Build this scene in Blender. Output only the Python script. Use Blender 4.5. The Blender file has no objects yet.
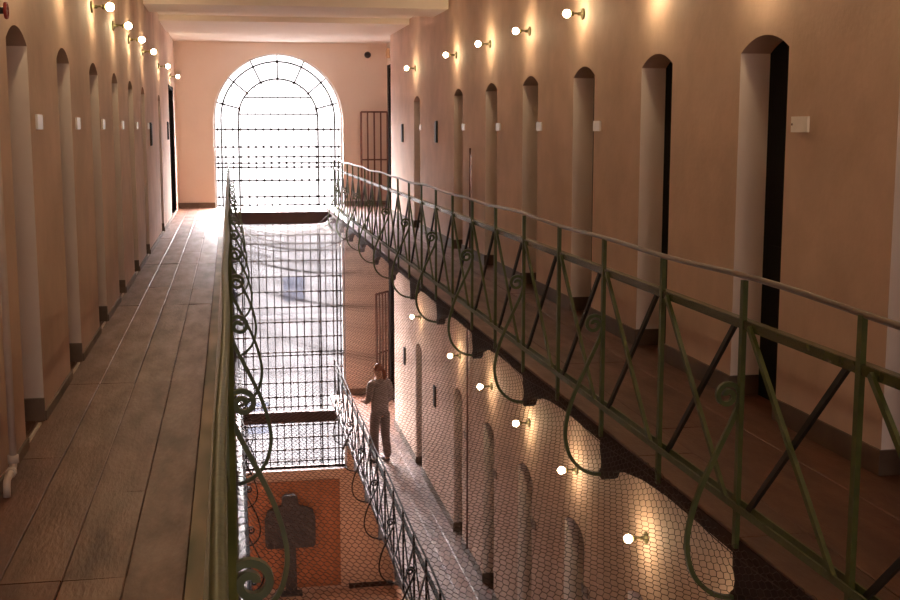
import bpy, bmesh, math, random
import numpy as np
from mathutils import Vector, Matrix
random.seed(7); rng = np.random.default_rng(7)
SC = bpy.context.scene; COL = SC.collection
PI = math.pi

# ------------------------------------------------------------------ mesh collector
class MB:
    def __init__(s): s.v=[]; s.f=[]; s.m=[]; s.sm=[]
    def face(s, pts, m=0, smooth=False):
        b=len(s.v); s.v.extend([tuple(p) for p in pts]); s.f.append(tuple(range(b,b+len(pts)))); s.m.append(m); s.sm.append(smooth)
    def box(s, x0,y0,z0,x1,y1,z1, m=0):
        b=len(s.v)
        s.v.extend([(x0,y0,z0),(x1,y0,z0),(x1,y1,z0),(x0,y1,z0),(x0,y0,z1),(x1,y0,z1),(x1,y1,z1),(x0,y1,z1)])
        for q in ((0,3,2,1),(4,5,6,7),(0,1,5,4),(1,2,6,5),(2,3,7,6),(3,0,4,7)):
            s.f.append(tuple(b+i for i in q)); s.m.append(m); s.sm.append(False)
    def bar(s, a, b, w, t, side=(1,0,0), m=0):
        """rectangular bar from a to b, w across 'side', t the other way"""
        a=Vector(a); b=Vector(b); d=(b-a).normalized(); u=Vector(side); u=(u-d*u.dot(d)).normalized(); n=d.cross(u)
        k=len(s.v)
        for p in (a,b):
            for su,sn in ((-1,-1),(1,-1),(1,1),(-1,1)): s.v.append(tuple(p+u*(su*w/2)+n*(sn*t/2)))
        for q in ((0,3,2,1),(4,5,6,7),(0,1,5,4),(1,2,6,5),(2,3,7,6),(3,0,4,7)):
            s.f.append(tuple(k+i for i in q)); s.m.append(m); s.sm.append(False)
    def sweep(s, pts, w, t, axis, m=0):
        """rectangular section swept along a planar path; 'axis' is the plane normal (w along it, t in plane)"""
        P=[Vector(p) for p in pts]; A=Vector(axis).normalized(); k=len(s.v); n=len(P)
        for i,p in enumerate(P):
            d=(P[min(i+1,n-1)]-P[max(i-1,0)]).normalized(); q=d.cross(A).normalized()
            for sa,sq in ((-1,-1),(1,-1),(1,1),(-1,1)): s.v.append(tuple(p+A*(sa*w/2)+q*(sq*t/2)))
        for i in range(n-1):
            for j in range(4):
                s.f.append((k+4*i+j,k+4*i+(j+1)%4,k+4*i+4+(j+1)%4,k+4*i+4+j)); s.m.append(m); s.sm.append(False)
        s.f.append((k,k+3,k+2,k+1)); s.f.append((k+4*n-4,k+4*n-3,k+4*n-2,k+4*n-1)); s.m+= [m,m]; s.sm+=[False,False]
    def tube(s, pts, r, n=8, m=0, r2=None):
        P=[Vector(p) for p in pts]; k=len(s.v); N=len(P); up=Vector((0,0,1)); prev=None
        for i,p in enumerate(P):
            d=(P[min(i+1,N-1)]-P[max(i-1,0)]).normalized()
            if prev is None:
                u=up if abs(d.z)<.9 else Vector((1,0,0)); u=(u-d*u.dot(d)).normalized()
            else: u=(prev-d*prev.dot(d)).normalized()
            prev=u; w=d.cross(u); rr=r if r2 is None else r+(r2-r)*i/(N-1)
            for j in range(n):
                a=2*PI*j/n; s.v.append(tuple(p+(u*math.cos(a)+w*math.sin(a))*rr))
        for i in range(N-1):
            for j in range(n):
                s.f.append((k+i*n+j,k+i*n+(j+1)%n,k+(i+1)*n+(j+1)%n,k+(i+1)*n+j)); s.m.append(m); s.sm.append(True)
        s.f.append(tuple(k+j for j in reversed(range(n)))); s.f.append(tuple(k+(N-1)*n+j for j in range(n))); s.m+=[m,m]; s.sm+=[False,False]
    def lathe(s, prof, c, axis=(0,0,1), n=16, m=0):
        """prof: (r, h) along axis from c"""
        A=Vector(axis).normalized(); u=Vector((0,0,1)) if abs(A.z)<.9 else Vector((1,0,0)); u=(u-A*u.dot(A)).normalized(); w=A.cross(u); c=Vector(c); k=len(s.v)
        for r,h in prof:
            for j in range(n):
                a=2*PI*j/n; s.v.append(tuple(c+A*h+(u*math.cos(a)+w*math.sin(a))*max(r,1e-4)))
        for i in range(len(prof)-1):
            for j in range(n):
                s.f.append((k+i*n+j,k+i*n+(j+1)%n,k+(i+1)*n+(j+1)%n,k+(i+1)*n+j)); s.m.append(m); s.sm.append(True)
    def prism(s, poly, a0, a1, ax='x', m=0):
        """polygon extruded along ax"""
        def P(u,v,a): return {'x':(a,u,v),'y':(u,a,v),'z':(u,v,a)}[ax]
        n=len(poly); k=len(s.v)
        s.v.extend([P(u,v,a0) for u,v in poly]+[P(u,v,a1) for u,v in poly])
        s.f.append(tuple(k+i for i in range(n))); s.f.append(tuple(k+n+i for i in reversed(range(n)))); s.m+=[m,m]; s.sm+=[False,False]
        for i in range(n):
            j=(i+1)%n; s.f.append((k+i,k+n+i,k+n+j,k+j)); s.m.append(m); s.sm.append(False)
    def mesh(s, name, mats, fix=True):
        me=bpy.data.meshes.new(name); me.from_pydata(s.v,[],s.f)
        for mt in (mats if isinstance(mats,(list,tuple)) else [mats]): me.materials.append(mt)
        me.polygons.foreach_set('material_index',s.m); me.polygons.foreach_set('use_smooth',s.sm)
        if fix:
            bm=bmesh.new(); bm.from_mesh(me); bmesh.ops.remove_doubles(bm,verts=bm.verts,dist=1e-5); bmesh.ops.recalc_face_normals(bm,faces=bm.faces); bm.to_mesh(me); bm.free()
        me.update(); return me
    def build(s, name, mats, parent=None, loc=(0,0,0), fix=True):
        return link(name, s.mesh(name,mats,fix), parent, loc)

def link(name, me, parent=None, loc=(0,0,0), rot=(0,0,0)):
    o=bpy.data.objects.new(name,me); COL.objects.link(o); o.location=loc; o.rotation_euler=rot
    if parent is not None: o.parent=parent
    return o
def struct(o): o['kind']='structure'; return o
def tag(o,label,cat,group=None):
    o['label']=label; o['category']=cat
    if group: o['group']=group
    return o
def thing(name,label,cat,loc=(0,0,0),rot=(0,0,0),group=None):
    return tag(link(name,None,None,loc,rot),label,cat,group)
def copy_tree(o,parent=None):
    c=o.copy(); COL.objects.link(c)
    if parent is not None: c.parent=parent
    for ch in list(o.children): copy_tree(ch,c)
    return c

# ------------------------------------------------------------------ materials
def lin(h):
    h=h.lstrip('#'); r=[int(h[i:i+2],16)/255 for i in (0,2,4)]
    return tuple(c/12.92 if c<=.04045 else ((c+.055)/1.055)**2.4 for c in r)+(1,)
def mat(name, c1, c2=None, scale=4, rough=.6, metal=0, bump=0, bscale=None, detail=6, stretch=(1,1,1), spec=.5, rough2=None):
    m=bpy.data.materials.new(name); m.use_nodes=True; nt=m.node_tree; N=nt.nodes; L=nt.links
    b=N['Principled BSDF']; b.inputs['Roughness'].default_value=rough; b.inputs['Metallic'].default_value=metal
    b.inputs['Specular IOR Level'].default_value=spec
    c1=c1 if len(c1)==4 else (*c1,1); b.inputs['Base Color'].default_value=c1
    tc=N.new('ShaderNodeTexCoord'); mp=N.new('ShaderNodeMapping'); mp.inputs['Scale'].default_value=stretch
    L.new(tc.outputs['Object'],mp.inputs['Vector'])
    if c2 is not None:
        c2=c2 if len(c2)==4 else (*c2,1)
        n=N.new('ShaderNodeTexNoise'); n.inputs['Scale'].default_value=scale; n.inputs['Detail'].default_value=detail; n.inputs['Roughness'].default_value=.6
        r=N.new('ShaderNodeValToRGB'); r.color_ramp.elements[0].position=.35; r.color_ramp.elements[1].position=.68
        r.color_ramp.elements[0].color=c1; r.color_ramp.elements[1].color=c2
        L.new(mp.outputs[0],n.inputs['Vector']); L.new(n.outputs['Fac'],r.inputs[0]); L.new(r.outputs[0],b.inputs['Base Color'])
        if rough2 is not None:
            mr=N.new('ShaderNodeMapRange'); mr.inputs[1].default_value=.3; mr.inputs[2].default_value=.7; mr.inputs[3].default_value=rough; mr.inputs[4].default_value=rough2
            L.new(n.outputs['Fac'],mr.inputs[0]); L.new(mr.outputs[0],b.inputs['Roughness'])
    if bump:
        n2=N.new('ShaderNodeTexNoise'); n2.inputs['Scale'].default_value=bscale or scale*4; n2.inputs['Detail'].default_value=4
        bp=N.new('ShaderNodeBump'); bp.inputs['Strength'].default_value=bump; bp.inputs['Distance'].default_value=.01
        L.new(mp.outputs[0],n2.inputs['Vector']); L.new(n2.outputs['Fac'],bp.inputs['Height']); L.new(bp.outputs[0],b.inputs['Normal'])
    return m
def emis(name,col,strength):
    m=bpy.data.materials.new(name); m.use_nodes=True; nt=m.node_tree; nt.nodes.clear()
    e=nt.nodes.new('ShaderNodeEmission'); e.inputs[0].default_value=(*col,1); e.inputs[1].default_value=strength
    o=nt.nodes.new('ShaderNodeOutputMaterial'); nt.links.new(e.outputs[0],o.inputs[0]); return m
M_wall=mat('plaster_wall',(.54,.375,.285),(.70,.50,.395),scale=1.5,rough=.75,bump=.25,bscale=22)
M_jamb=mat('jamb_paint',(.86,.70,.62),(.90,.76,.69),scale=2.5,rough=.6,bump=.15,bscale=20)
M_end=mat('end_wall_paint',(.86,.74,.66),(.90,.79,.71),scale=.9,rough=.75,bump=.15,bscale=20)
M_ceil=mat('ceiling_paint',(.92,.85,.77),(.95,.88,.81),scale=.8,rough=.8)
M_reveal=mat('white_reveal',(.88,.86,.84),(.92,.9,.89),scale=3,rough=.7)
M_terra=mat('terracotta_paint',(.40,.255,.175),(.47,.31,.22),scale=1.4,rough=.8,bump=.2)
M_panel=mat('rust_orange_boards',(.22,.072,.022),(.29,.10,.034),scale=2,rough=.65,stretch=(6,1,.6))
M_skirt=mat('dark_skirting',(.085,.05,.032),(.13,.08,.05),scale=5,rough=.5)
M_skirtl=mat('grey_skirting',(.15,.10,.07),(.22,.15,.105),scale=5,rough=.55)
M_leaf=mat('dark_door_leaf',(.005,.004,.004),(.009,.007,.006),scale=3,rough=.8,spec=.15,stretch=(1,1,.2))
def board_mats(name,cols,rough):
    return [mat('%s_%d'%(name,i),lin(c1),lin(c2),scale=3.2,rough=rough,rough2=rough+.16,bump=.35,bscale=26,stretch=(2.4,.55,1),detail=9) for i,(c1,c2) in enumerate(cols)]
M_boards=board_mats('worn_walkway_board',[('#7a4f3d','#5c3a2c'),('#87604b','#664536'),('#6c4534','#4e3125'),('#7d5643','#573a2d')],.36)
M_lino=board_mats('dark_walkway_board',[('#5d3724','#4c2c1d'),('#633c28','#50301f'),('#573220','#462819')],.40)
M_gfloor=mat('ground_floor_tiles',(.34,.20,.13),(.42,.26,.18),scale=3,rough=.5)
M_edge=mat('worn_green_edge_board',lin('#5b5a30'),lin('#a78f6c'),scale=3.5,rough=.5,bump=.3,stretch=(1,.28,1),detail=2)
M_fascia=mat('dark_brown_fascia',(.028,.011,.007),(.042,.018,.012),scale=6,rough=.75,spec=.2)
M_girder=mat('brown_girder',(.035,.018,.015),(.05,.028,.023),scale=4,rough=.7,spec=.2)
M_green=mat('olive_green_paint',(.046,.060,.009),(.076,.094,.018),scale=14,rough=.45,bump=.15,bscale=40)
M_dark_brace=mat('dark_brace',(.008,.007,.005),(.016,.014,.01),scale=14,rough=.55)
M_gloss=mat('olive_green_gloss_paint',(.040,.045,.012),(.066,.072,.022),scale=14,rough=.26,spec=.7)
M_brown=mat('brown_iron',(.009,.006,.0045),(.016,.010,.008),scale=12,rough=.7,spec=.15)
M_wood=mat('brown_handrail',(.085,.048,.028),(.14,.085,.055),scale=9,rough=.36,stretch=(3,.5,3))
M_net=mat('dark_wire',(.045,.024,.016),(.07,.04,.028),scale=8,rough=.6,spec=.25)
M_bulb=emis('lit_bulb',(1,.76,.44),165)
M_brass=mat('olive_brass',(.13,.11,.05),(.2,.17,.08),scale=12,rough=.4,metal=.4)
M_plaq=mat('white_plaque',(.86,.80,.74),(.92,.86,.8),scale=10,rough=.35)
M_plaqd=mat('dim_plaque',(.17,.10,.07),(.22,.14,.1),scale=10,rough=.5)
M_black=mat('black_metal',(.012,.011,.011),(.025,.02,.02),scale=8,rough=.5)
M_pipe=mat('white_pipe_paint',(.62,.52,.46),(.72,.62,.55),scale=6,rough=.45)
M_rust=mat('rust_red_metal',(.12,.045,.03),(.19,.07,.045),scale=9,rough=.5)
M_red=mat('red_valve_paint',(.25,.02,.02),(.33,.04,.03),scale=9,rough=.4)
M_pale=mat('pale_threshold',(.72,.62,.54),(.85,.76,.68),scale=14,rough=.4)
M_winbar=mat('window_steel',(.010,.006,.005),(.018,.010,.009),scale=6,rough=.8,spec=.15)
M_cross=mat('charred_wood',(.020,.014,.013),(.032,.022,.02),scale=5,rough=.7)
M_fac=mat('grey_render',(.055,.054,.057),(.12,.117,.123),scale=.55,rough=.85,detail=9,stretch=(1,1,1.5))
M_bluegl=mat('blue_grey_shutter',(.022,.028,.045),(.032,.038,.056),scale=3,rough=.4)
M_ground=mat('grey_yard',(.40,.39,.39),(.48,.47,.46),scale=1,rough=.9)
M_glass=bpy.data.materials.new('window_glass'); M_glass.use_nodes=True
_n=M_glass.node_tree; _n.nodes.clear(); _o=_n.nodes.new('ShaderNodeOutputMaterial'); _x=_n.nodes.new('ShaderNodeMixShader'); _t=_n.nodes.new('ShaderNodeBsdfTransparent'); _g=_n.nodes.new('ShaderNodeBsdfGlossy')
_g.inputs['Roughness'].default_value=.05; _x.inputs[0].default_value=.05; _t.inputs[0].default_value=(.98,.98,.99,1)
_n.links.new(_t.outputs[0],_x.inputs[1]); _n.links.new(_g.outputs[0],_x.inputs[2]); _n.links.new(_x.outputs[0],_o.inputs[0])

# ------------------------------------------------------------------ dimensions (m): y runs down the corridor, z=0 is the upper walkway
XL, XR = -1.08, 3.04           # upper walls
XRL = 3.08                     # lower right wall
ZL, ZG = -4.15, -8.6           # lower walkway, ground floor
YB, YE = -8.0, 25.9            # wall behind the viewer, window wall
RR, RL = 2.0, -0.028            # railing planes, upper
RRL, RLL = 2.04, 0.10          # railing planes, lower
YG = 24.4                      # girders across the far end
DW, SPR, APX, DD = .64, 2.10, 2.185, .19   # doorway width, spring, apex, recess
RD=[1.2,3.0,4.82,6.6,8.38,10.2,12.1,13.97,16.05,19.7]
LD=[1.2,3.0,4.85,6.7,8.5,10.35,12.2,14.1,16.1,19.75]
LOW=[4.95,6.75,8.55,10.42,12.32,14.2,16.25,19.85]

# ------------------------------------------------------------------ walls with arched recesses
def arch_z(u):                                  # u in -1..1 -> height of the segmental arch
    h=APX-SPR; w=DW/2; R=(w*w+h*h)/(2*h); return APX-R+math.sqrt(R*R-(u*w)**2)
def wall(name,X,out,doors,y0,y1,z0,z1,extra=None):
    """wall sheet at x=X, recesses go 'out' (+1/-1). extra: (ya,yb,ztop,depth) square doorway"""
    zb=z0-.03; b=MB(); cuts=[(c-DW/2,c+DW/2,None,DD) for c in doors]
    if extra: cuts.append(extra)
    cuts.sort(); y=y0
    for ya,yb,zt,dp in cuts:
        b.face([(X,y,zb),(X,ya,zb),(X,ya,z1),(X,y,z1)]); Xo=X+out*dp
        if zt is not None:
            b.face([(X,ya,zt),(X,yb,zt),(X,yb,z1),(X,ya,z1)]); b.face([(X,ya,zt),(X,yb,zt),(Xo,yb,zt),(Xo,ya,zt)]); zs=zt
        else:
            n=12; zs=z0+SPR
            for i in range(n):
                u0,u1=-1+2*i/n,-1+2*(i+1)/n; ym=(ya+yb)/2
                p0,p1=(ym+u0*DW/2,z0+arch_z(u0)),(ym+u1*DW/2,z0+arch_z(u1))
                b.face([(X,p0[0],p0[1]),(X,p1[0],p1[1]),(X,p1[0],z1),(X,p0[0],z1)])
                b.face([(X,p0[0],p0[1]),(X,p1[0],p1[1]),(Xo,p1[0],p1[1]),(Xo,p0[0],p0[1])])
        for yy in (ya,yb): b.face([(X,yy,zb),(Xo,yy,zb),(Xo,yy,zs),(X,yy,zs)],1)
        y=yb
    b.face([(X,y,zb),(X,y1,zb),(X,y1,z1),(X,y,z1)])
    return struct(b.build(name,[M_wall,M_jamb]))
CZ=3.5
wall('wall_left',XL,-1,LD,YB,YE,0,CZ,(22.9,24.6,2.43,.10))
wall('wall_right',XR,1,RD,YB,22.95,0,CZ)
wall('wall_right_lower',XRL,1,LOW,YB,22.95,ZL,-.2)
b=MB()                                          # end bay to the right of the window is a little wider
XB=3.35
for z0,z1 in ((0,CZ),(ZL,-.2)):
    XX=XR if z0==0 else XRL
    b.face([(XX,22.95,z0),(XB,22.95,z0),(XB,22.95,z1),(XX,22.95,z1)])
    b.face([(XB,22.95,z0),(XB,24.3,z0),(XB,24.3,z1),(XB,22.95,z1)])
    b.face([(XB,25.6,z0),(XB,YE,z0),(XB,YE,z1),(XB,25.6,z1)])
    b.face([(XB,24.3,z0+2.98),(XB,25.6,z0+2.98),(XB,25.6,z1),(XB,24.3,z1)])
    for yy in (24.3,25.6): b.face([(XB,yy,z0),(XB+.15,yy,z0),(XB+.15,yy,z0+2.98),(XB,yy,z0+2.98)])
    b.face([(XB,24.3,z0+2.98),(XB,25.6,z0+2.98),(XB+.15,25.6,z0+2.98),(XB+.15,24.3,z0+2.98)])
struct(b.build('wall_right_end_bay',[M_end]))
b=MB(); b.face([(XL,YB,ZG),(XL,YE,ZG),(XL,YE,-.2),(XL,YB,-.2)]); struct(b.build('wall_left_lower',[M_wall]))
b=MB(); b.face([(XB+.05,YB,ZG),(XB+.05,YE,ZG),(XB+.05,YE,ZL-.2),(XB+.05,YB,ZL-.2)]); struct(b.build('wall_right_ground',[M_terra]))
BX0,BX1,BZ0,BZ1=-.6,2.6,-5.8,3.1              # a second tall window behind the viewer
b=MB()
for x0,x1,z0,z1 in ((-1.6,BX0,ZG-.2,CZ+.3),(BX1,4,ZG-.2,CZ+.3),(BX0,BX1,ZG-.2,BZ0),(BX0,BX1,BZ1,CZ+.3)): b.box(x0,YB-.4,z0,x1,YB,z1)
struct(b.build('wall_back',[M_wall]))
w2=struct(link('window_2',None,None,(0,YB-.2,0)))
b=MB()
for x0,x1,z0,z1 in ((BX0,BX0+.06,BZ0,BZ1),(BX1-.06,BX1,BZ0,BZ1),(BX0,BX1,BZ0,BZ0+.06),(BX0,BX1,BZ1-.06,BZ1)): b.box(x0,-.03,z0,x1,.03,z1)
b.build('window_frame',M_winbar,w2)
for k in range(1,6): b=MB(); x=BX0+(BX1-BX0)*k/6; b.box(x-.012,-.015,BZ0,x+.012,.015,BZ1); b.build('upright_bar',M_winbar,w2)
for k in range(1,13): b=MB(); z=BZ0+(BZ1-BZ0)*k/13; b.box(BX0,-.015,z-.012,BX1,.015,z+.012); b.build('crossbar',M_winbar,w2)
b=MB(); b.box(BX0,-.003,BZ0,BX1,.003,BZ1); b.build('pane',M_glass,w2)

# end wall with the tall arched window
WX0,WX1,WZ0=-.32,2.396,-5.82; WC=(WX0+WX1)/2; WR=(WX1-WX0)/2; WZC=3.22-WR
b=MB(); xa,xb=-1.6,4.0; RV=.45
ZT=-4.4
def endq(x0,x1,z0,z1,m): b.face([(x0,YE,z0),(x1,YE,z0),(x1,YE,z1),(x0,YE,z1)],m)
endq(xa,WX0,ZT,CZ+.3,0); endq(WX1,xb,ZT,CZ+.3,0); endq(xa,WX0,WZ0,ZT,1); endq(WX1,xb,WZ0,ZT,1); endq(xa,xb,ZG-.2,WZ0,1)
n=32; arc=[(WC-WR*math.cos(PI*i/n),WZC+WR*math.sin(PI*i/n)) for i in range(n+1)]
for i in range(n):
    (x0,z0),(x1,z1)=arc[i],arc[i+1]
    b.face([(x0,YE,z0),(x1,YE,z1),(x1,YE,CZ+.3),(x0,YE,CZ+.3)],0); b.face([(x0,YE,z0),(x1,YE,z1),(x1,YE+RV,z1),(x0,YE+RV,z0)],2,True)
for x in (WX0,WX1): b.face([(x,YE,-.2),(x,YE+RV,-.2),(x,YE+RV,WZC),(x,YE,WZC)],2); b.face([(x,YE,WZ0),(x,YE+RV,WZ0),(x,YE+RV,-.2),(x,YE,-.2)],3)
b.face([(WX0,YE,WZ0),(WX1,YE,WZ0),(WX1,YE+RV,WZ0),(WX0,YE+RV,WZ0)],3)
struct(b.build('wall_end',[M_end,M_terra,M_reveal,M_girder]))

# window: rim, rings, spokes, horizontal and vertical bars, glass
win=struct(link('window_1',None,None,(0,YE+.22,0)))
b=MB()
outl=[(WX0,WZ0)]+arc+[(WX1,WZ0)]
b.sweep([(x+(.02 if x<WC else -.02)*(1 if abs(x-WC)>.05 else 0),0,z) for x,z in outl],.05,.04,(0,1,0))
b.build('window_frame',M_reveal,win)
b=MB(); b.box(WX0,-.025,WZ0,WX1,.025,WZ0+.05); b.build('sill_bar',M_girder,win)
def ring(r,wd):
    b=MB(); b.sweep([(WC-r*math.cos(PI*i/32),0,WZC+r*math.sin(PI*i/32)) for i in range(33)],.04,wd,(0,1,0)); b.build('arched_bar',M_winbar,win)
ring(1.20,.030); ring(.84,.030)
for a in (15,40,65,90,115,140,165):
    b=MB(); a=math.radians(a); c,s_=math.cos(a),math.sin(a); b.bar((WC+.84*c,0,WZC+.84*s_),(WC+WR*c,0,WZC+WR*s_),.03,.026,(0,1,0))
    for r in (.84,1.2): b.box(WC+r*c-.026,-.03,WZC+r*s_-.026,WC+r*c+.026,.03,WZC+r*s_+.026)
    b.build('spoke',M_winbar,win)
def half(z): return WR if z<WZC else 0
hz=[]
hz=[1.64,1.27,1.06,.93,.84,.56,.21,.03,-.62,-.81,-1.18,-1.53,-1.86,-2.20,-2.53,-2.86,-3.20,-3.27,-3.55,-3.88,-4.2,-4.42,-4.84,-5.12,-5.4,-5.66]
for sx in (-1,1):
    for rr in (.84,1.20):
        b=MB(); b.bar((WC+sx*rr,0,WZ0),(WC+sx*rr,0,WZC),.032,.026,(1,0,0)); b.build('upright_bar',M_winbar,win)
for z in hz:
    b=MB(); b.bar((WX0,0,z),(WX1,0,z),.03,.026,(0,1,0))
    for k in range(-8,9):
        x=WC+k*.16
        if WX0<x<WX1: b.box(x-.022,-.026,z-.022,x+.022,.026,z+.022)
    b.build('crossbar',M_winbar,win)
for z in (WZC+.10,WZC+.45):
    w=math.sqrt(.84**2-(z-WZC)**2); b=MB(); b.bar((WC-w,0,z),(WC+w,0,z),.03,.024,(0,1,0)); b.build('crossbar',M_winbar,win)
for k in range(-8,9):
    x=WC+k*.16
    if abs(x-WC)<.84: zt=WZC+math.sqrt(.84**2-(x-WC)**2)
    elif abs(x-WC)<1.2: zt=WZC+math.sqrt(1.2**2-(x-WC)**2)
    else: zt=WZC
    b=MB(); b.bar((x,.02,WZ0),(x,.02,-.3),.022,.018,(1,0,0)); b.bar((x,.02,-.3),(x,.02,zt),.014,.012,(1,0,0)); b.build('upright_bar',M_winbar,win)
b=MB(); poly=[(x,z) for x,z in outl]; b.prism(poly,.05,.056,'y'); b.build('pane',M_glass,win)

# ceiling: flat bays stepped by two shallow beams
b=MB(); x0,x1=-1.4,3.8
b.box(x0,YB,3.42,x1,16.8,3.75); b.box(x0,16.8,3.30,x1,18.0,3.75); b.box(x0,18.0,3.49,x1,20.5,3.75); b.box(x0,20.5,3.40,x1,23.0,3.75); b.box(x0,23.0,3.45,x1,YE+.4,3.75)
struct(b.build('ceiling',[M_ceil]))

# walkway slabs
def slab(name,xe,xw,side,z,mats,widths,cross,xb,yend=YE):
    """slab with dark fascia along the open edge xe; boards laid lengthwise from the wall xw to xb, with cross joints every 'cross' m"""
    b=MB(); a,c=sorted((xe,xw+side*.5)); b.box(a,YB,z-.085,c,yend,z-.016,len(mats))
    R=random.Random(len(name)); x=xw+side*.25; end=xb; ys=[YB]; y=YB+.43+cross*0
    y=4.43-cross*4
    while y<yend-.3:
        if y>YB+.2: ys.append(y)
        y+=cross
    ys.append(yend); i=0; sgn=-side
    while (end-x)*sgn>.02:
        w=widths[i%len(widths)]*R.uniform(.92,1.08); x2=x+sgn*min(w,abs(end-x)); i+=1
        if abs(end-x2)<.05: x2=end
        for k in range(len(ys)-1):
            cuts=[ys[k]]+([ys[k]+(ys[k+1]-ys[k])*R.uniform(.25,.75)] if R.random()<.45 else [])+[ys[k+1]]
            for q in range(len(cuts)-1):
                x0,x1=sorted((x,x2)); x0+=.0025*R.uniform(.4,1.6); x1-=.0025*R.uniform(.4,1.6); y0,y1=cuts[q]+.002,cuts[q+1]-.002
                h=[z-.002+R.uniform(-.0025,.0015) for _ in range(4)]; m=R.randrange(len(mats)); nseg=3; kk=len(b.v)
                n=6; bow=R.uniform(-.002,.002)
                for j in range(n+1):
                    t=j/n; yy=y0+(y1-y0)*t; bw=bow*math.sin(PI*t); e0=R.uniform(-.0012,.0012); e1=R.uniform(-.0012,.0012)
                    za=h[0]+(h[1]-h[0])*t+bw; zb=h[3]+(h[2]-h[3])*t+bw
                    b.v.extend([(x0+e0,yy,z-.016),(x0+e0,yy,za-.002),(x0+.004+e0,yy,za),(x1-.004+e1,yy,zb),(x1+e1,yy,zb-.002),(x1+e1,yy,z-.016)])
                for j in range(n):
                    for p in range(5): b.f.append((kk+6*j+p,kk+6*j+p+1,kk+6*j+7+p,kk+6*j+6+p)); b.m.append(m); b.sm.append(False)
                b.f.append(tuple(kk+p for p in range(6))); b.f.append(tuple(kk+6*n+p for p in range(6))); b.m+=[m,m]; b.sm+=[False,False]
        x=x2
    return struct(b.build(name,list(mats)+[M_fascia]))
def corbels(par,xe,side,z,ys):
    p=[(.02,-.06),(.015,-.14),(-.012,-.195),(.0,-.235),(.03,-.258),(.03,-.285),(-.03,-.294),(-.10,-.265),(-.14,-.215),(-.22,-.20),(-.30,-.165),(-.42,-.14),(-.70,-.10),(-1.05,-.08),(-1.05,-.06)]
    b=MB(); b.prism([(u,v) for u,v in p],0,side*.07,'x'); me=b.mesh('corbel',M_fascia)
    b=MB(); b.prism([(-.03,-.1),(.03,-.1),(.03,-.24),(-.03,-.24)],0,1,'x')
    for y in ys:
        link('corbel',me,par,(xe-side*.004,y,z))
BRK=[2.64+1.82*k for k in range(0,12)]           # every second post carries a scroll bracket
BW=(.20,.245,.215,.235,.19)
f=slab('floor_left',RL-.008,XL,-1,0,M_boards,BW,3.57,-.20); corbels(f,RL-.008,-1,0,BRK)
f=slab('floor_right',RR+.008,XR,1,0,M_lino,(.52,.50),3.66,RR+.01); corbels(f,RR+.008,1,0,BRK)
f=slab('floor_right_lower',RRL+.008,XRL,1,ZL,M_boards,BW,3.57,RRL+.01); corbels(f,RRL+.008,1,ZL,BRK)
f=slab('floor_left_lower',RLL-.008,XL,-1,ZL,M_boards,BW,3.57,RLL-.01); corbels(f,RLL-.008,-1,ZL,BRK)
b=MB(); b.box(-1.6,YB,ZG-.2,4,YE+.5,ZG); struct(b.build('floor_ground',[M_gfloor]))
b=MB(); b.box(WX0,YE-.03,-.362,WX1,YE+.14,-.106); struct(b.build('trim_1',[M_girder]))
b=MB(); b.box(WX0,YE-.03,-4.733,WX1,YE+.14,-4.486); struct(b.build('trim_2',[M_girder]))
b=MB(); b.box(-.195,YB,-.016,RL+.012,YE,.001); b.box(-.197,YB,-.016,-.10,YG,.011); struct(b.build('trim_3',[M_edge]))
b=MB(); b.box(2.4,YE-.05,ZG,3.4,YE,ZG+.1); struct(b.build('baseboard_ground',[M_fascia]))

# skirting with returns into the recesses, pale thresholds, door leaves
nd=[0]; nt_=[10]
def skirting(name,X,out,doors,y0,y1,z,h,m,t=.014,extra=None):
    b=MB(); y=y0; cuts=sorted([(c-DW/2,c+DW/2,DD) for c in doors]+([(extra[0],extra[1],extra[3])] if extra else []))
    for ya,yb,dp in cuts:
        b.box(min(X,X-out*t),y,z,max(X,X-out*t),ya,z+h)
        a,c=sorted((X-out*t,X+out*(dp-.005)))
        b.box(a,yb-t,z,c,yb,z+h); b.box(a,ya,z,c,ya+t,z+h)
        y=yb
    b.box(min(X,X-out*t),y,z,max(X,X-out*t),y1,z+h)
    struct(b.build(name,[m]))
skirting('baseboard_left',XL,-1,LD,YB,22.88,0,.055,M_skirtl,extra=(22.9,24.6,2.43,.1))
skirting('baseboard_right',XR,1,RD,YB,22.95,0,.125,M_skirt)
skirting('baseboard_right_lower',XRL,1,LOW,YB,22.95,ZL,.125,M_skirt)
b=MB(); b.box(XL,YE-.02,0,WX0-.0,YE,.11); b.box(WX1,YE-.02,ZL,XB,YE,ZL+.13); b.box(WX1,YE-.02,0,XB,YE,.11); struct(b.build('baseboard_end',[M_skirtl]))
# taller dark plinth blocks on the far jamb of each left recess
b=MB()
for c in LD: b.box(XL-DD+.002,c+DW/2-.03,0,XL+.004,c+DW/2-.001,.13)
struct(b.build('trim_4',[M_skirtl]))
def leaf(X,out,c,z,zt=None,w=DW+.14,dp=DD):
    nd[0]+=1; a,d=sorted((X+out*dp,X+out*(dp+.05)))
    b=MB(); b.box(a,c-w/2,z-.03,d,c+w/2,z+(zt or 2.3))
    xi=X+out*(dp-.006)
    for zz0,zz1 in ((.25,.95),(1.05,1.75)): b.box(min(xi,X+out*dp),c-w*.3,z+zz0,max(xi,X+out*dp),c+w*.3,z+zz1)
    return struct(b.build('door_%d'%nd[0],[M_leaf]))
def threshold(X,out,c,z,m=M_pale):
    nt_[0]+=1; a,d=sorted((X+out*.004,X+out*.020)); b=MB(); b.box(a,c-DW/2+.06,z-.01,d,c+DW/2-.10,z+.010); struct(b.build('trim_%d'%nt_[0],[m]))
for c in RD: leaf(XR,1,c,0); 
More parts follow.
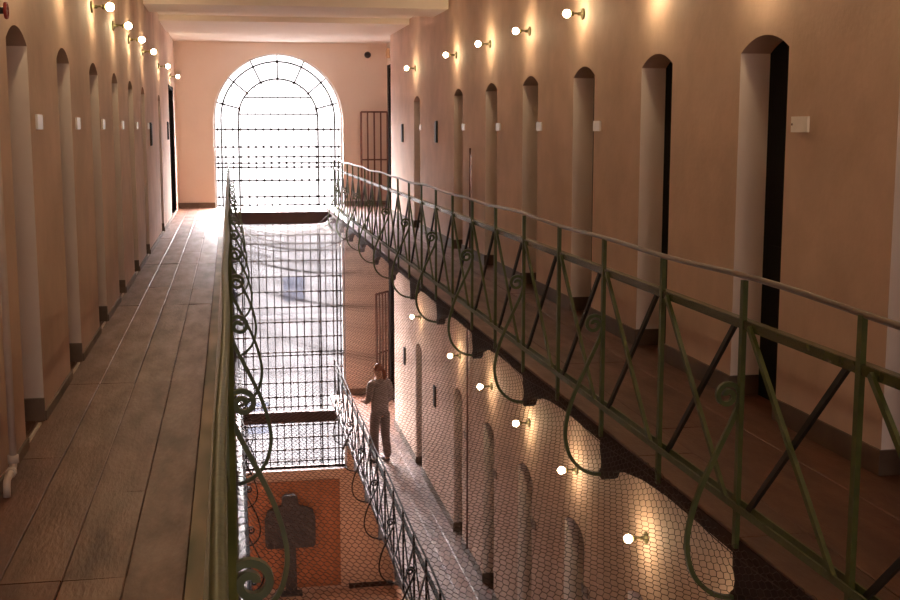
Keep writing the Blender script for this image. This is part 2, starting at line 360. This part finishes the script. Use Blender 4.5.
for c in LD: leaf(XL,-1,c,0); threshold(XL,-1,c,0)
for c in LOW: leaf(XRL,1,c,ZL)
b=MB(); b.box(XL-.1,24.50,0,XL+.012,24.62,2.45); b.box(XL-.1,22.88,2.40,XL+.012,24.62,2.46); struct(b.build('trim_5',[M_leaf]))  # added boxes coloured black for the shade inside the far left opening
for z0 in (0,ZL): b=MB(); b.box(XB-.03,24.3,z0,XB+.14,24.42,z0+2.98); b.box(XB-.03,25.3,z0,XB+.14,25.62,z0+2.98); b.box(XB-.03,24.3,z0+2.9,XB+.14,25.62,z0+2.98); struct(b.build('trim_%d'%(6 if z0==0 else 7),[M_leaf]))  # black boxes stand in for the shade of the end bay openings
leaf(XL,-1,23.75,0,2.6,1.9,.10)
leaf(XB,1,24.95,0,3.1,1.5,.15); leaf(XB,1,24.95,ZL,3.1,1.5,.15)

# ------------------------------------------------------------------ railings
def smooth_path(P,n=6):
    out=[]; P=[np.array(p,float) for p in P]; P=[2*P[0]-P[1]]+P+[2*P[-1]-P[-2]]
    for i in range(1,len(P)-2):
        a,b_,c,d=P[i-1:i+3]
        for k in range(n):
            t=k/n; out.append(.5*((2*b_)+(c-a)*t+(2*a-5*b_+4*c-d)*t*t+(3*b_-a-3*c+d)*t**3))
    out.append(P[-2]); return out
# scroll bracket profile: (distance out from the rail plane, height)
SCR=[(.058,.588),(.050,.603),(.070,.612),(.088,.596),(.086,.570),(.062,.553),(.030,.562),(.016,.592),(.026,.628),(.062,.645),(.100,.630),(.118,.592),(.108,.555)]
vol=[]
for k in range(30):                              # spiral volute, tightening outwards->in
    t=k/29; a=-.15*PI+t*PI*3.1; r=.058*(1-t*.80); vol.append((.062+r*math.cos(a+PI),.585+r*math.sin(a+PI)*-1))
body=[(.034,.49),(.095,.36),(.165,.205),(.205,.07),(.216,-.04),(.19,-.15),(.13,-.225),(.06,-.262),(-.02,-.272)]
prof=[tuple(p) for p in smooth_path([vol[0]]+body,6)]
SCROLL=list(reversed(vol))[:-1]+prof
PY=[y for y in [3.53+.914*k for k in range(-3,24)]]
def railing(label,XP,out,z,y0=None,y1=23.7,wav=True,G=None,H=None,lift=0,shift=0):
    """out: +1 when the open well is on the +x side"""
    G=G or M_green; H=H or M_wood
    r=thing('railing',label,'railing',(XP,0,z),group='walkway railings')
    ys=[y for y in PY if (y0 is None or y>=y0) and y<=y1]; ya,yb=ys[0]-.45,ys[-1]+.2
    # handrail, a little wavy where it was hammered
    b=MB(); pts=[]; y=ya
    while y<yb:
        pts.append((0.004*math.sin(y*2.1),y,1.062+(.006*math.sin(y*1.7)+.006*math.sin(y*3.1+1) if wav else 0))); y+=.2
    b.tube(pts,.0125,8); b.build('handrail',H,r)
    b=MB(); b.bar((0,ya,.878),(0,yb,.878),.036,.012,(0,0,1)); b.bar((-out*.016,ya,.893),(-out*.016,yb,.893),.034,.008,(1,0,0)); b.build('middle_rail',M_gloss if G is M_green else G,r)
    b=MB(); b.bar((out*.016,ya,.132),(out*.016,yb,.132),.030,.008,(0,0,1)); b.bar((-out*.018,ya,.140),(-out*.018,yb,.140),.028,.008,(0,0,1)); b.build('bottom_rail',G,r)
    b=MB(); b.bar((0,0,-.05),(0,0,1.055),.020,.030,(1,0,0)); pm=b.mesh('post',G)
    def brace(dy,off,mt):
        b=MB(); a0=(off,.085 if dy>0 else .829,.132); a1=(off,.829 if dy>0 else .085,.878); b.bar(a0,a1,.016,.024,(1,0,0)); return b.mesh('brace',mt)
    bu=brace(1,out*.012,G); bd=brace(-1,-out*.012,M_dark_brace)  # one diagonal of each pair is coloured near black
    for k,y in enumerate(ys):
        link('post',pm,r,(0,y,0))
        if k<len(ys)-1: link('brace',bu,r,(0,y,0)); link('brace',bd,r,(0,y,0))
    b=MB(); b.sweep([(out*(u-.012),0,v) for u,v in SCROLL],.020,.019,(0,1,0)); sm=b.mesh('scroll_bracket',G)
    for y in BRK:
        if ya<y<yb: link('scroll_bracket',sm,r,(shift,y,lift))
    return r
railing('olive green iron railing of the upper right walkway, with crossed bars and scrolls',RR,-1,0)
railing('olive green iron railing of the upper left walkway, seen edge on',RL,1,0,H=M_green,lift=.048,shift=.002)
railing('iron railing of the lower right walkway, beside the standing person',RRL,-1,ZL,5,24.6,G=M_brown,H=M_brown)
railing('iron railing of the lower left walkway, mostly hidden under the upper boards',RLL,1,ZL,8,24.6,G=M_brown,H=M_brown)

# ------------------------------------------------------------------ safety net
net=None
def build_net():
    XA,XBn=RL+.012,RR-.012
    def surf(u,y):
        """u 0..1 across the well -> x,z arrays"""
        x=XA+(XBn-XA)*u
        e=np.minimum(u,1-u)*(XBn-XA)
        sag=.17*(1-np.exp(-e/.025))+.14*np.sin(PI*u)
        endlift=np.exp(-np.maximum(25.6-y,0)/.9)
        wob=.018*np.sin(y*1.9+u*5)*np.sin(PI*u)+.012*np.sin(y*4.1+u*9)*np.sin(PI*u)
        bunch=.03*np.cos((y-2.64)/1.82*2*PI)*np.exp(-e/.12)
        return x,.0-sag*(1-.9*endlift)-.36*endlift+wob-bunch*0.8
    p=.034; W=2.45; nc=int(W/p)+1; q=.048; nr=int((25.6-2.0)/q)     # columns across (arc length), rows along
    # zig-zag rows: hex net from offset rows
    A=[];B=[]
    cols=np.arange(nc+1)
    for i in range(nr):
        y=2.0+i*q; odd=i%2
        c=(cols+.5*odd)/nc
        y0=np.full(nc+1,y); 
        # each knot row i has lower points (at y) ; hexagon: vertical strut from (c,y) to (c,y+q*.4); then diagonals to next row
        ys=y+q*.45
        A.append(np.stack([c,np.full(nc+1,y)],1)); B.append(np.stack([c,np.full(nc+1,ys)],1))
        for sgn in (-.5,.5):
            c2=c+sgn/nc
            A.append(np.stack([c,np.full(nc+1,ys)],1)); B.append(np.stack([c2,np.full(nc+1,y+q)],1))
    A=np.concatenate(A);B=np.concatenate(B)
    ok=(A[:,0]>=0)&(A[:,0]<=1)&(B[:,0]>=0)&(B[:,0]<=1); A=A[ok];B=B[ok]
    # arc-length remap so cells keep their size where the net hangs steeply
    def pos(C):
        s=np.linspace(0,1,400); x,z=surf(s,np.full(400,12.)); L=np.concatenate([[0],np.cumsum(np.hypot(np.diff(x),np.diff(z)))]); L/=L[-1]
        u=np.interp(C[:,0],L,s); x,z=surf(u,C[:,1]); 
        jx=.004*np.sin(C[:,1]*31+C[:,0]*47); jy=.006*np.sin(C[:,1]*23+C[:,0]*91)
        return np.stack([x+jx*np.sin(PI*u),C[:,1]+jy,z],1)
    PA,PB=pos(A),pos(B); d=PB-PA; d/=np.linalg.norm(d,axis=1,keepdims=True)
    up=np.tile([0,.1,1.],(len(d),1)); s=np.cross(d,up); s/=np.linalg.norm(s,axis=1,keepdims=True)+1e-9; t=np.cross(s,d)
    r=.0017; V=[]
    for P in (PA,PB):
        for a in (PI/2,PI/2+2*PI/3,PI/2+4*PI/3): V.append(P+(s*math.cos(a)+t*math.sin(a))*r)
    V=np.stack(V,1).reshape(-1,3).astype(np.float32); n=len(PA)
    base=(np.arange(n)*6)[:,None]
    F=np.concatenate([base+np.array([[j,(j+1)%3,3+(j+1)%3,3+j]]) for j in range(3)],1).reshape(-1,4).astype(np.int32)
    me=bpy.data.meshes.new('safety_net'); me.vertices.add(len(V)); me.vertices.foreach_set('co',V.ravel())
    me.loops.add(F.size); me.loops.foreach_set('vertex_index',F.ravel()); me.polygons.add(len(F)); me.polygons.foreach_set('loop_start',np.arange(len(F),dtype=np.int32)*4)
    me.materials.append(M_net); me.update(calc_edges=True)
    o=link('safety_net',me); tag(o,'hexagonal wire safety net stretched over the open well between the upper walkways','safety net')
    for u in (0.004,.996):
        b=MB(); pts=[]
        for y in np.arange(2.0,25.61,.24):
            x,z=surf(np.array([u]),np.array([y])); pts.append((float(x[0]),y,float(z[0])))
        b.tube(pts,.0022,6); b.build('edge_wire',M_net,o)
    for yy,dp in ((25.4,.32),(24.6,.42),(23.2,.36),(19.8,.3)):
        b=MB(); pts=[]
        for i in range(25):
            u=i/24; pts.append((XA+(XBn-XA)*u,yy-.1*math.sin(PI*u),(-.38 if yy>25 else -.05)-dp*4*u*(1-u)*(.6 if yy>25 else 1)-.02*math.sin(u*9)))
        b.tube(pts,.007,6); b.build('sag_wire',M_net,o)
build_net()

# ------------------------------------------------------------------ wall lamps
def make_lamp():
    r=link('wall_lamp',None)
    b=MB(); b.lathe([(0,0),(.048,0),(.05,.012),(.034,.02),(.016,.026),(.014,.05)],(0,0,0),(1,0,0),14); b.build('wall_plate',M_brass,r)
    b=MB(); b.tube([(.02,0,0),(.07,0,.004),(.095,0,0)],.009,8); b.lathe([(.012,.085),(.02,.09),(.022,.112),(.016,.118)],(0,0,0),(1,0,0),12); b.build('lamp_arm',M_brass,r)
    bm=bmesh.new(); bmesh.ops.create_icosphere(bm,subdivisions=2,radius=.034); bmesh.ops.translate(bm,vec=(.15,0,0),verts=bm.verts)
    for f_ in bm.faces: f_.smooth=True
    me=bpy.data.meshes.new('bulb'); bm.to_mesh(me); bm.free(); me.materials.append(M_bulb); link('bulb',me,r)
    return r
proto=[None]
def lamp(X,out,y,z,label,group):
    o=make_lamp() if proto[0] is None else copy_tree(proto[0])
    if proto[0] is None: proto[0]=o
    o.location=(X,y,z); o.rotation_euler=(0,0,0 if out<0 else PI)
    tag(o,label,'lamp',group)
ORD=['first','second','third','fourth','fifth','sixth','seventh','eighth','ninth','tenth','eleventh']
ry=[19.82,16.17,14.02,12.13,10.24,8.38,6.6,4.82,3.0,1.2]
for i,y in enumerate(ry): lamp(XR,1,y,2.635,'lit bulb wall lamp high on the upper right wall, %s from the window'%ORD[i],'upper right wall lamps')
ly=[23.7,19.9,16.2,14.05,12.2,10.36,8.46,6.6,4.85,3.0,1.2]
for i,y in enumerate(ly): lamp(XL,-1,y,2.635,'lit bulb wall lamp high on the upper left wall, %s from the window'%ORD[i],'upper left wall lamps')
lly=[19.9,16.3,14.23,12.33,10.5,8.58,6.7]
for i,y in enumerate(lly): lamp(XRL,1,y*.986,ZL+2.69,'lit bulb wall lamp on the lower right wall below the net, %s from the window'%ORD[i],'lower right wall lamps')

# ------------------------------------------------------------------ plaques, boxes, pipes
def plaque(X,out,y,z,label,group,m=M_plaq,w=.19,h=.085):
    b=MB(); a,c=sorted((0,-out*.014)); b.box(a,-w/2,-h/2,c,w/2,h/2)
    o=b.build('plaque',m,None,(X,y,z)); tag(o,label,'plaque',group)
    for sy in ((1,) if y==6.1 else ()):
        b=MB(); b.lathe([(.007,0),(.006,.003),(0,.004)],(-out*.014,sy*(w/2-.014),0),(-out,0,0),8); b.build('screw',M_rust,o)
for i,y in enumerate([19.27,15.65,13.56,11.69,9.77,6.1]): plaque(XR,1,y,1.675,'small blank white plaque beside a doorway of the upper right wall, %s from the window'%ORD[i],'upper right wall plaques')
for i,y in enumerate([16.91,14.83,12.86,10.91,9.11,7.29]): plaque(XL,-1,y,1.69,'small white plaque beside a doorway of the upper left wall, %s from the window'%ORD[i],'upper left wall plaques')
for i,y in enumerate([15.67,13.8,11.91,10.03]): plaque(XRL,1,y,-2.5,'small brown plaque on the lower right wall beyond the net, %s from the window'%ORD[i],'lower right wall plaques',M_plaqd)
def wallbox(X,out,y,z,label):
    b=MB(); a,c=sorted((0,-out*.024)); b.box(a,-.07,-.16,c,.07,.16); o=b.build('fuse_box',M_black,None,(X,y,z)); tag(o,label,'box','dark wall boxes')
    b=MB(); a,c=sorted((-out*.024,-out*.03)); b.box(a,-.058,-.145,c,.058,.145); b.build('box_door',M_black,o)
wallbox(XR,1,21.33,1.58,'dark metal box on the upper right wall, closest to the barred gate')
wallbox(XR,1,17.75,1.61,'dark metal box between two doorways on the upper right wall')
wallbox(XRL,1,21.5,-2.48,'dark metal box on the lower right wall, behind the standing person')
wallbox(XRL,1,18.17,-2.5,'dark metal box between two doorways on the lower right wall')
wallbox(XL,-1,17.3,1.58,'dark metal box between two doorways on the upper left wall')
wallbox(XL,-1,22.1,1.62,'dark metal box on the upper left wall beside the far dark door')
b=MB(); b.tube([(XR-.03,15.08,.13),(XR-.03,15.08,1.41)],.013,8); tag(b.build('wall_pipe',M_rust),'thin brown upright pipe on the upper right wall behind the railing','pipe')
b=MB(); b.tube([(XRL-.03,15.43,ZL+.13),(XRL-.03,15.43,-.35)],.013,8); tag(b.build('wall_pipe',M_rust),'thin brown upright pipe on the lower right wall beyond the net','pipe')
t=thing('heating_pipe','white painted heating pipe with bent foot on the left wall, nearest the camera','pipe',(XL+.05,5.72,0))
b=MB(); b.tube([(0,0,3.4),(0,0,1.6),(0,0,.14)],.017,10); b.build('riser',M_pipe,t)
b=MB(); b.tube([(0,0,.16),(0,0,.11),(0,-.012,.09),(0,-.035,.082),(0,-.15,.078),(0,-.18,.07),(0,-.19,.045),(0,-.19,0)],.017,10); b.lathe([(.018,-.02),(.026,-.018),(.026,.018),(.018,.02)],(0,0,.125),(0,0,1),10); b.lathe([(.018,-.02),(.025,-.018),(.025,.018),(.018,.02)],(0,-.07,.08),(0,1,0),10); b.build('elbow',M_pipe,t)
t=thing('valve','red handwheel valve on a dark stem at the top left of the left wall','valve',(XL,5.93,2.19))
b=MB(); b.tube([(0,0,0),(.085,0,0)],.016,10); b.build('stem',M_black,t)
b=MB(); b.lathe([(.030,-.006),(.038,-.007),(.040,0),(.038,.007),(.030,.006),(.030,-.006)],(.085,0,0),(1,0,0),20)
for k in range(3):
    a=k*PI/3; b.bar((.085,math.cos(a)*.034,math.sin(a)*.034),(.085,-math.cos(a)*.034,-math.sin(a)*.034),.008,.01,(1,0,0))
b.build('handwheel',M_red,t)
b=MB(); b.lathe([(0,0),(.07,0),(.07,.02),(.055,.045),(.03,.062),(0,.066)],(0,0,0),(0,-1,0),16); tag(b.build('dome_camera',M_black,None,(2.94,YE,3.21)),'small black dome high on the end wall right of the window','camera')
b=MB(); b.box(-.06,-.07,-.1,0,.07,.1); b.box(-.075,-.04,-.06,-.06,.04,.06); tag(b.build('sconce_box',mat('beige_box',(.55,.36,.2),(.6,.4,.24),rough=.5),None,(XB,25.45,3.22)),'unlit beige stand-in for a wall lamp high beside the end wall, above the dark doorway','box')  # plain unlit box in place of the warm wall lamp here

# barred gates at the far right, both levels
def gate(x_hinge,w,h,z,ang,y,label):
    t=thing('barred_gate',label,'gate',(x_hinge,y,z),(0,0,ang),'barred gates')
    b=MB(); b.bar((0,0,.06),(-w,0,.06),.03,.03,(0,1,0)); b.bar((0,0,h),(-w,0,h),.04,.035,(0,1,0)); b.bar((0,0,.0),(0,0,h),.035,.03,(0,1,0)); b.bar((-w,0,0),(-w,0,h),.035,.04,(0,1,0)); b.bar((0,0,1),(-w,0,1),.02,.03,(0,1,0)); b.build('gate_frame',M_rust,t)
    n=4
    for k in range(1,n):
        b=MB(); b.bar((-w*k/n,0,.06),(-w*k/n,0,h),.03,.03,(0,1,0)); b.build('gate_bar',M_rust,t)
gate(3.33,.56,2.01,0,0,25.75,'rust red barred gate standing beside the end wall on the upper level')
gate(3.33,.56,2.3,ZL,math.radians(55),25.75,'rust red barred gate swung open on the lower level behind the person')

# ground floor: panel and dark cross
b=MB(); b.box(.10,YE-.06,ZG+.1,2.22,YE,-6.05)
for xx in (.10,.63,1.16,1.69): b.box(xx+.02,YE-.075,ZG+.14,xx+.51,YE-.055,-6.09)
struct(b.build('door_40',[M_panel]))
tc_=thing('wooden_cross','dark cross shaped sculpture against the orange boards on the ground floor','sculpture',(1.107,YE-.17,ZG))
b=MB(); b.prism([(-.13,0),(.13,0),(.115,1.12),(-.115,1.12)],-.06,.06,'y'); b.build('shaft',M_cross,tc_)
P=[(-.50,1.10),(.50,1.09),(.55,1.16),(.555,1.75),(.50,1.93),(.36,1.99),(.20,2.04),(.17,2.24),(.11,2.29),(-.11,2.29),(-.16,2.24),(-.18,2.05),(-.36,2.0),(-.49,1.93),(-.555,1.72),(-.55,1.17)]
b=MB(); b.prism(P,-.08,.08,'y'); b.build('cross_head',M_cross,tc_)
b=MB(); b.box(-.24,-.14,0,.24,.09,.06); b.build('foot_block',M_cross,tc_)

# ------------------------------------------------------------------ outside
b=MB(); b.box(-30,YE+3,-12.4,34,75,-12); struct(b.build('ground',[M_ground]))
bd=thing('building','grey rendered building outside the tall window, with a blue grey shuttered window','building',(0,45,-12))
b=MB(); b.box(-14,0,0,18,9,10.25); b.build('wall',M_fac,bd)
b=MB(); b.prism([(-.4,10.25),(9.4,10.25),(4.5,10.5)],-14.4,18.4,'x'); b.build('roof',M_fac,bd)
for (x0,z0,x1,z1,mm) in ((1.85,7.27,2.65,8.16,M_bluegl),(3.6,7.3,4.2,8.1,M_fac),(-.6,7.3,.1,8.1,M_bluegl),(.4,2.2,1.2,3.4,M_bluegl)):
    b=MB(); b.box(x0,-.06,z0,x1,0,z1)
    for k in range(6):
        xx=x0+(x1-x0)*(k+.5)/6; b.box(xx-.03,-.09,z0+.05,xx+.03,-.06,z1-.05)
    b.build('window',mm,bd)
for zz in (1.2,4.6,6.6): 
    b=MB(); b.box(-14,-.12,zz,18,0,zz+.14); b.build('ledge',M_fac,bd)

# ------------------------------------------------------------------ person
def skinmesh(name,V,E,R,mats,parent,sub=2,root=0):
    me=bpy.data.meshes.new(name); me.from_pydata(V,E,[]); me.materials.append(mats)
    o=link(name,me,parent); md=o.modifiers.new('Skin','SKIN'); md.use_smooth_shade=True
    for i,r in enumerate(R):
        sv=me.skin_vertices[0].data[i]; r=r if isinstance(r,tuple) else (r,r); sv.radius=r; sv.use_root=(i==root)
    ss=o.modifiers.new('Sub','SUBSURF'); ss.levels=sub; ss.render_levels=sub
    return o
M_skin=mat('skin',(.45,.24,.16),(.5,.28,.19),scale=9,rough=.5)
M_hood=mat('grey_hoodie',(.25,.20,.195),(.31,.255,.245),scale=14,rough=.85,bump=.3)
M_trou=mat('grey_trousers',(.20,.16,.155),(.25,.20,.195),scale=14,rough=.85,bump=.3)
M_hair=mat('auburn_hair',(.16,.04,.015),(.24,.065,.025),scale=20,rough=.45)
M_shoe=mat('dark_shoes',(.03,.02,.018),(.05,.03,.03),scale=9,rough=.5)
def person():
    t=thing('person','person with auburn tied hair in grey hoodie and trousers standing on the lower walkway','person',(2.47,20.35,ZL),(0,0,math.radians(28))); t.scale=(1.05,1.05,1.05)
    # local frame: +y is the way the person faces (away from the viewer, turned to the well), x to the right
    # body: head, neck, torso, arms, legs in one skin mesh
    V=[(0,0,.90),(0,.01,1.10),(0,.02,1.30),(0,.015,1.40),(0,.035,1.47),(0,.06,1.53),(0,.065,1.60),
       (-.09,0,.86),(-.10,.03,.47),(-.11,-.01,.08),(-.115,.07,.035),(-.12,.15,.025),
       (.09,0,.86),(.105,.01,.47),(.12,-.05,.08),(.125,.03,.035),(.13,.11,.025),
       (-.165,.015,1.36),(-.21,.0,1.12),(-.16,.20,1.02),(-.145,.26,1.02),
       (.165,.015,1.36),(.215,-.01,1.11),(.17,.17,.98),(.155,.235,.98)]
    E=[(0,1),(1,2),(2,3),(3,4),(4,5),(5,6),(0,7),(7,8),(8,9),(9,10),(10,11),(0,12),(12,13),(13,14),(14,15),(15,16),(3,17),(17,18),(18,19),(19,20),(3,21),(21,22),(22,23),(23,24)]
    R=[(.115,.08),(.115,.085),(.13,.09),(.07,.06),(.05,.05),(.075,.085),(.07,.08)]+[.085,.055,.04,.035,.03]*2+[.055,.042,.033,.022]*2
    skinmesh('body',V,E,R,M_skin,t)
    # fingers, curled as on a rail edge
    for sx,(hx,hy,hz_) in ((-1,(-.145,.26,1.02)),(1,(.155,.235,.98))):
        b=MB()
        for k in range(4):
            xx=hx+(k-1.5)*.017; L=(.07,.08,.076,.06)[k]
            b.tube([(xx,hy-.005,hz_),(xx,hy+L*.5,hz_+.008),(xx,hy+L*.85,hz_-.012),(xx,hy+L,hz_-.03)],.0085,6,0,.006)
        b.tube([(hx-sx*.02,hy-.04,hz_),(hx-sx*.048,hy-.015,hz_+.006),(hx-sx*.055,hy+.015,hz_-.004)],.010,6,0,.007)
        b.build('hand',M_skin,t)
    # face details
    b=MB(); b.lathe([(0,-.02),(.013,-.015),(.011,.01),(0,.03)],(0,.145,1.555),(0,.5,-1),8); b.build('nose',M_skin,t)
    for sx in (-1,1):
        b=MB(); b.lathe([(0,0),(.009,.002),(0,.007)],(sx*.03,.142,1.585),(0,1,0),8); b.build('eye',M_black,t)
        b=MB(); b.lathe([(0,-.02),(.012,-.012),(.014,.008),(0,.02)],(sx*.078,.055,1.565),(0,.2,1),8); b.build('ear',M_skin,t)
    b=MB(); b.bar((-.022,.143,1.515),(.022,.143,1.515),.01,.008,(0,1,0)); b.build('mouth',M_rust,t)
    # hoodie with hood lying on the back
    V=[(0,0,.80),(0,.0,.93),(0,.01,1.12),(0,.02,1.30),(0,.015,1.40),(0,.02,1.435),(-.175,.015,1.355),(-.222,0,1.11),(-.175,.17,1.02),(.175,.015,1.355),(.228,-.012,1.10),(.185,.14,.985)]
    E=[(0,1),(1,2),(2,3),(3,4),(4,5),(4,6),(6,7),(7,8),(4,9),(9,10),(10,11)]
    R=[(.150,.110),(.178,.13),(.165,.118),(.165,.12),(.10,.085),(.075,.07),.078,.06,.048,.078,.06,.048]
    hd=skinmesh('hoodie',V,E,R,M_hood,t)
    V=[(-.08,-.05,1.42),(0,-.085,1.38),(.08,-.05,1.42)]; skinmesh('hood',V,[(0,1),(1,2)],[.05,(.07,.05),.05],M_hood,hd)
    V=[(0,0,.93),(-.092,0,.84),(-.104,.03,.47),(-.112,-.01,.07),(.092,0,.84),(.108,.01,.47),(.122,-.05,.07)]
    skinmesh('trousers',V,[(0,1),(1,2),(2,3),(0,4),(4,5),(5,6)],[(.12,.085),.105,.078,.072,.105,.078,.072],M_trou,t)
    for (x,y) in ((-.115,.0),(.125,-.04)):
        V=[(x,y-.04,.045),(x,y+.08,.045),(x,y+.17,.032)]; skinmesh('shoe',V,[(0,1),(1,2)],[(.042,.045),(.046,.042),(.038,.03)],M_shoe,t)
    V=[(0,.02,1.545),(0,.035,1.60),(0,.06,1.635),(0,.085,1.63)]
    hr=skinmesh('hair',V,[(0,1),(1,2),(2,3)],[(.082,.07),(.096,.085),(.085,.075),(.06,.05)],M_hair,t)
    V=[(.0,-.07,1.60),(.02,-.11,1.56),(.03,-.10,1.47),(.025,-.085,1.40)]; skinmesh('ponytail',V,[(0,1),(1,2),(2,3)],[.028,.04,.035,.015],M_hair,hr)
person()

# ------------------------------------------------------------------ light
SKY_LO,SKY_HI,SKY_FRONT=3.0,30.,160.
W=bpy.data.worlds.new('overcast'); SC.world=W; W.use_nodes=True; nt=W.node_tree
tc=nt.nodes.new('ShaderNodeTexCoord'); sp=nt.nodes.new('ShaderNodeSeparateXYZ'); nt.links.new(tc.outputs['Generated'],sp.inputs[0])
# overcast sky: dim haze at the skyline, much brighter overhead, brightest on the side beyond the tall window
g=nt.nodes.new('ShaderNodeMapRange'); g.interpolation_type='SMOOTHSTEP'; g.inputs[1].default_value=.07; g.inputs[2].default_value=.42; g.inputs[3].default_value=SKY_LO; g.inputs[4].default_value=SKY_HI; nt.links.new(sp.outputs['Z'],g.inputs[0])
h=nt.nodes.new('ShaderNodeMapRange'); h.interpolation_type='SMOOTHSTEP'; h.inputs[1].default_value=-.1; h.inputs[2].default_value=.6; h.inputs[3].default_value=0; h.inputs[4].default_value=SKY_FRONT-SKY_HI; nt.links.new(sp.outputs['Y'],h.inputs[0])
k=nt.nodes.new('ShaderNodeMapRange'); k.inputs[1].default_value=-.3; k.inputs[2].default_value=-.1; k.inputs[3].default_value=.12; k.inputs[4].default_value=1; nt.links.new(sp.outputs['Z'],k.inputs[0])
g2=nt.nodes.new('ShaderNodeMapRange'); g2.interpolation_type='SMOOTHSTEP'; g2.inputs[1].default_value=.10; g2.inputs[2].default_value=.42; nt.links.new(sp.outputs['Z'],g2.inputs[0])
ad=nt.nodes.new('ShaderNodeMath'); ad.operation='MULTIPLY_ADD'; nt.links.new(g2.outputs[0],ad.inputs[0]); nt.links.new(h.outputs[0],ad.inputs[1]); nt.links.new(g.outputs[0],ad.inputs[2])
mu=nt.nodes.new('ShaderNodeMath'); mu.operation='MULTIPLY'; nt.links.new(ad.outputs[0],mu.inputs[0]); nt.links.new(k.outputs[0],mu.inputs[1])
nt.links.new(mu.outputs[0],nt.nodes['Background'].inputs[1])
nt.nodes['Background'].inputs[0].default_value=(1,.93,.925,1)
pl2=bpy.data.lights.new('back_window_portal','AREA'); pl2.shape='RECTANGLE'; pl2.size=3.2; pl2.size_y=8.9; pl2.cycles.is_portal=True
po=bpy.data.objects.new('back_window_portal',pl2); COL.objects.link(po); po.location=(1.0,YB-.45,-1.35); po.rotation_euler=(PI/2,0,0)
pl=bpy.data.lights.new('window_portal','AREA'); pl.shape='RECTANGLE'; pl.size=2.8; pl.size_y=9.1; pl.cycles.is_portal=True
po=bpy.data.objects.new('window_portal',pl); COL.objects.link(po); po.location=(WC,YE+.5,-1.3); po.rotation_euler=(-PI/2,0,0)

# ------------------------------------------------------------------ camera
F=1200.; yaw=math.radians(10.333); pit=math.radians(8.11)
d=Vector((math.sin(yaw)*math.cos(pit),math.cos(yaw)*math.cos(pit),-math.sin(pit))); r=Vector((math.cos(yaw),-math.sin(yaw),0)); u=r.cross(d)
cam=bpy.data.cameras.new('camera'); cam.sensor_fit='HORIZONTAL'; cam.sensor_width=36; cam.lens=F/900*36; cam.clip_start=.05; cam.clip_end=300
co=bpy.data.objects.new('camera',cam); COL.objects.link(co)
co.matrix_world=Matrix(((r.x,u.x,-d.x,0),(r.y,u.y,-d.y,0),(r.z,u.z,-d.z,1.65),(0,0,0,1)))
SC.camera=co
SC.view_settings.view_transform='Standard'; SC.view_settings.look='None'; SC.view_settings.exposure=.09; SC.view_settings.gamma=1; SC.view_settings.use_curve_mapping=False
SC.cycles.max_bounces=10; SC.cycles.diffuse_bounces=6; SC.cycles.glossy_bounces=3; SC.cycles.transparent_max_bounces=12
SC.cycles.caustics_reflective=False; SC.cycles.caustics_refractive=False; SC.cycles.sample_clamp_indirect=6
SC.cycles.use_denoising=True
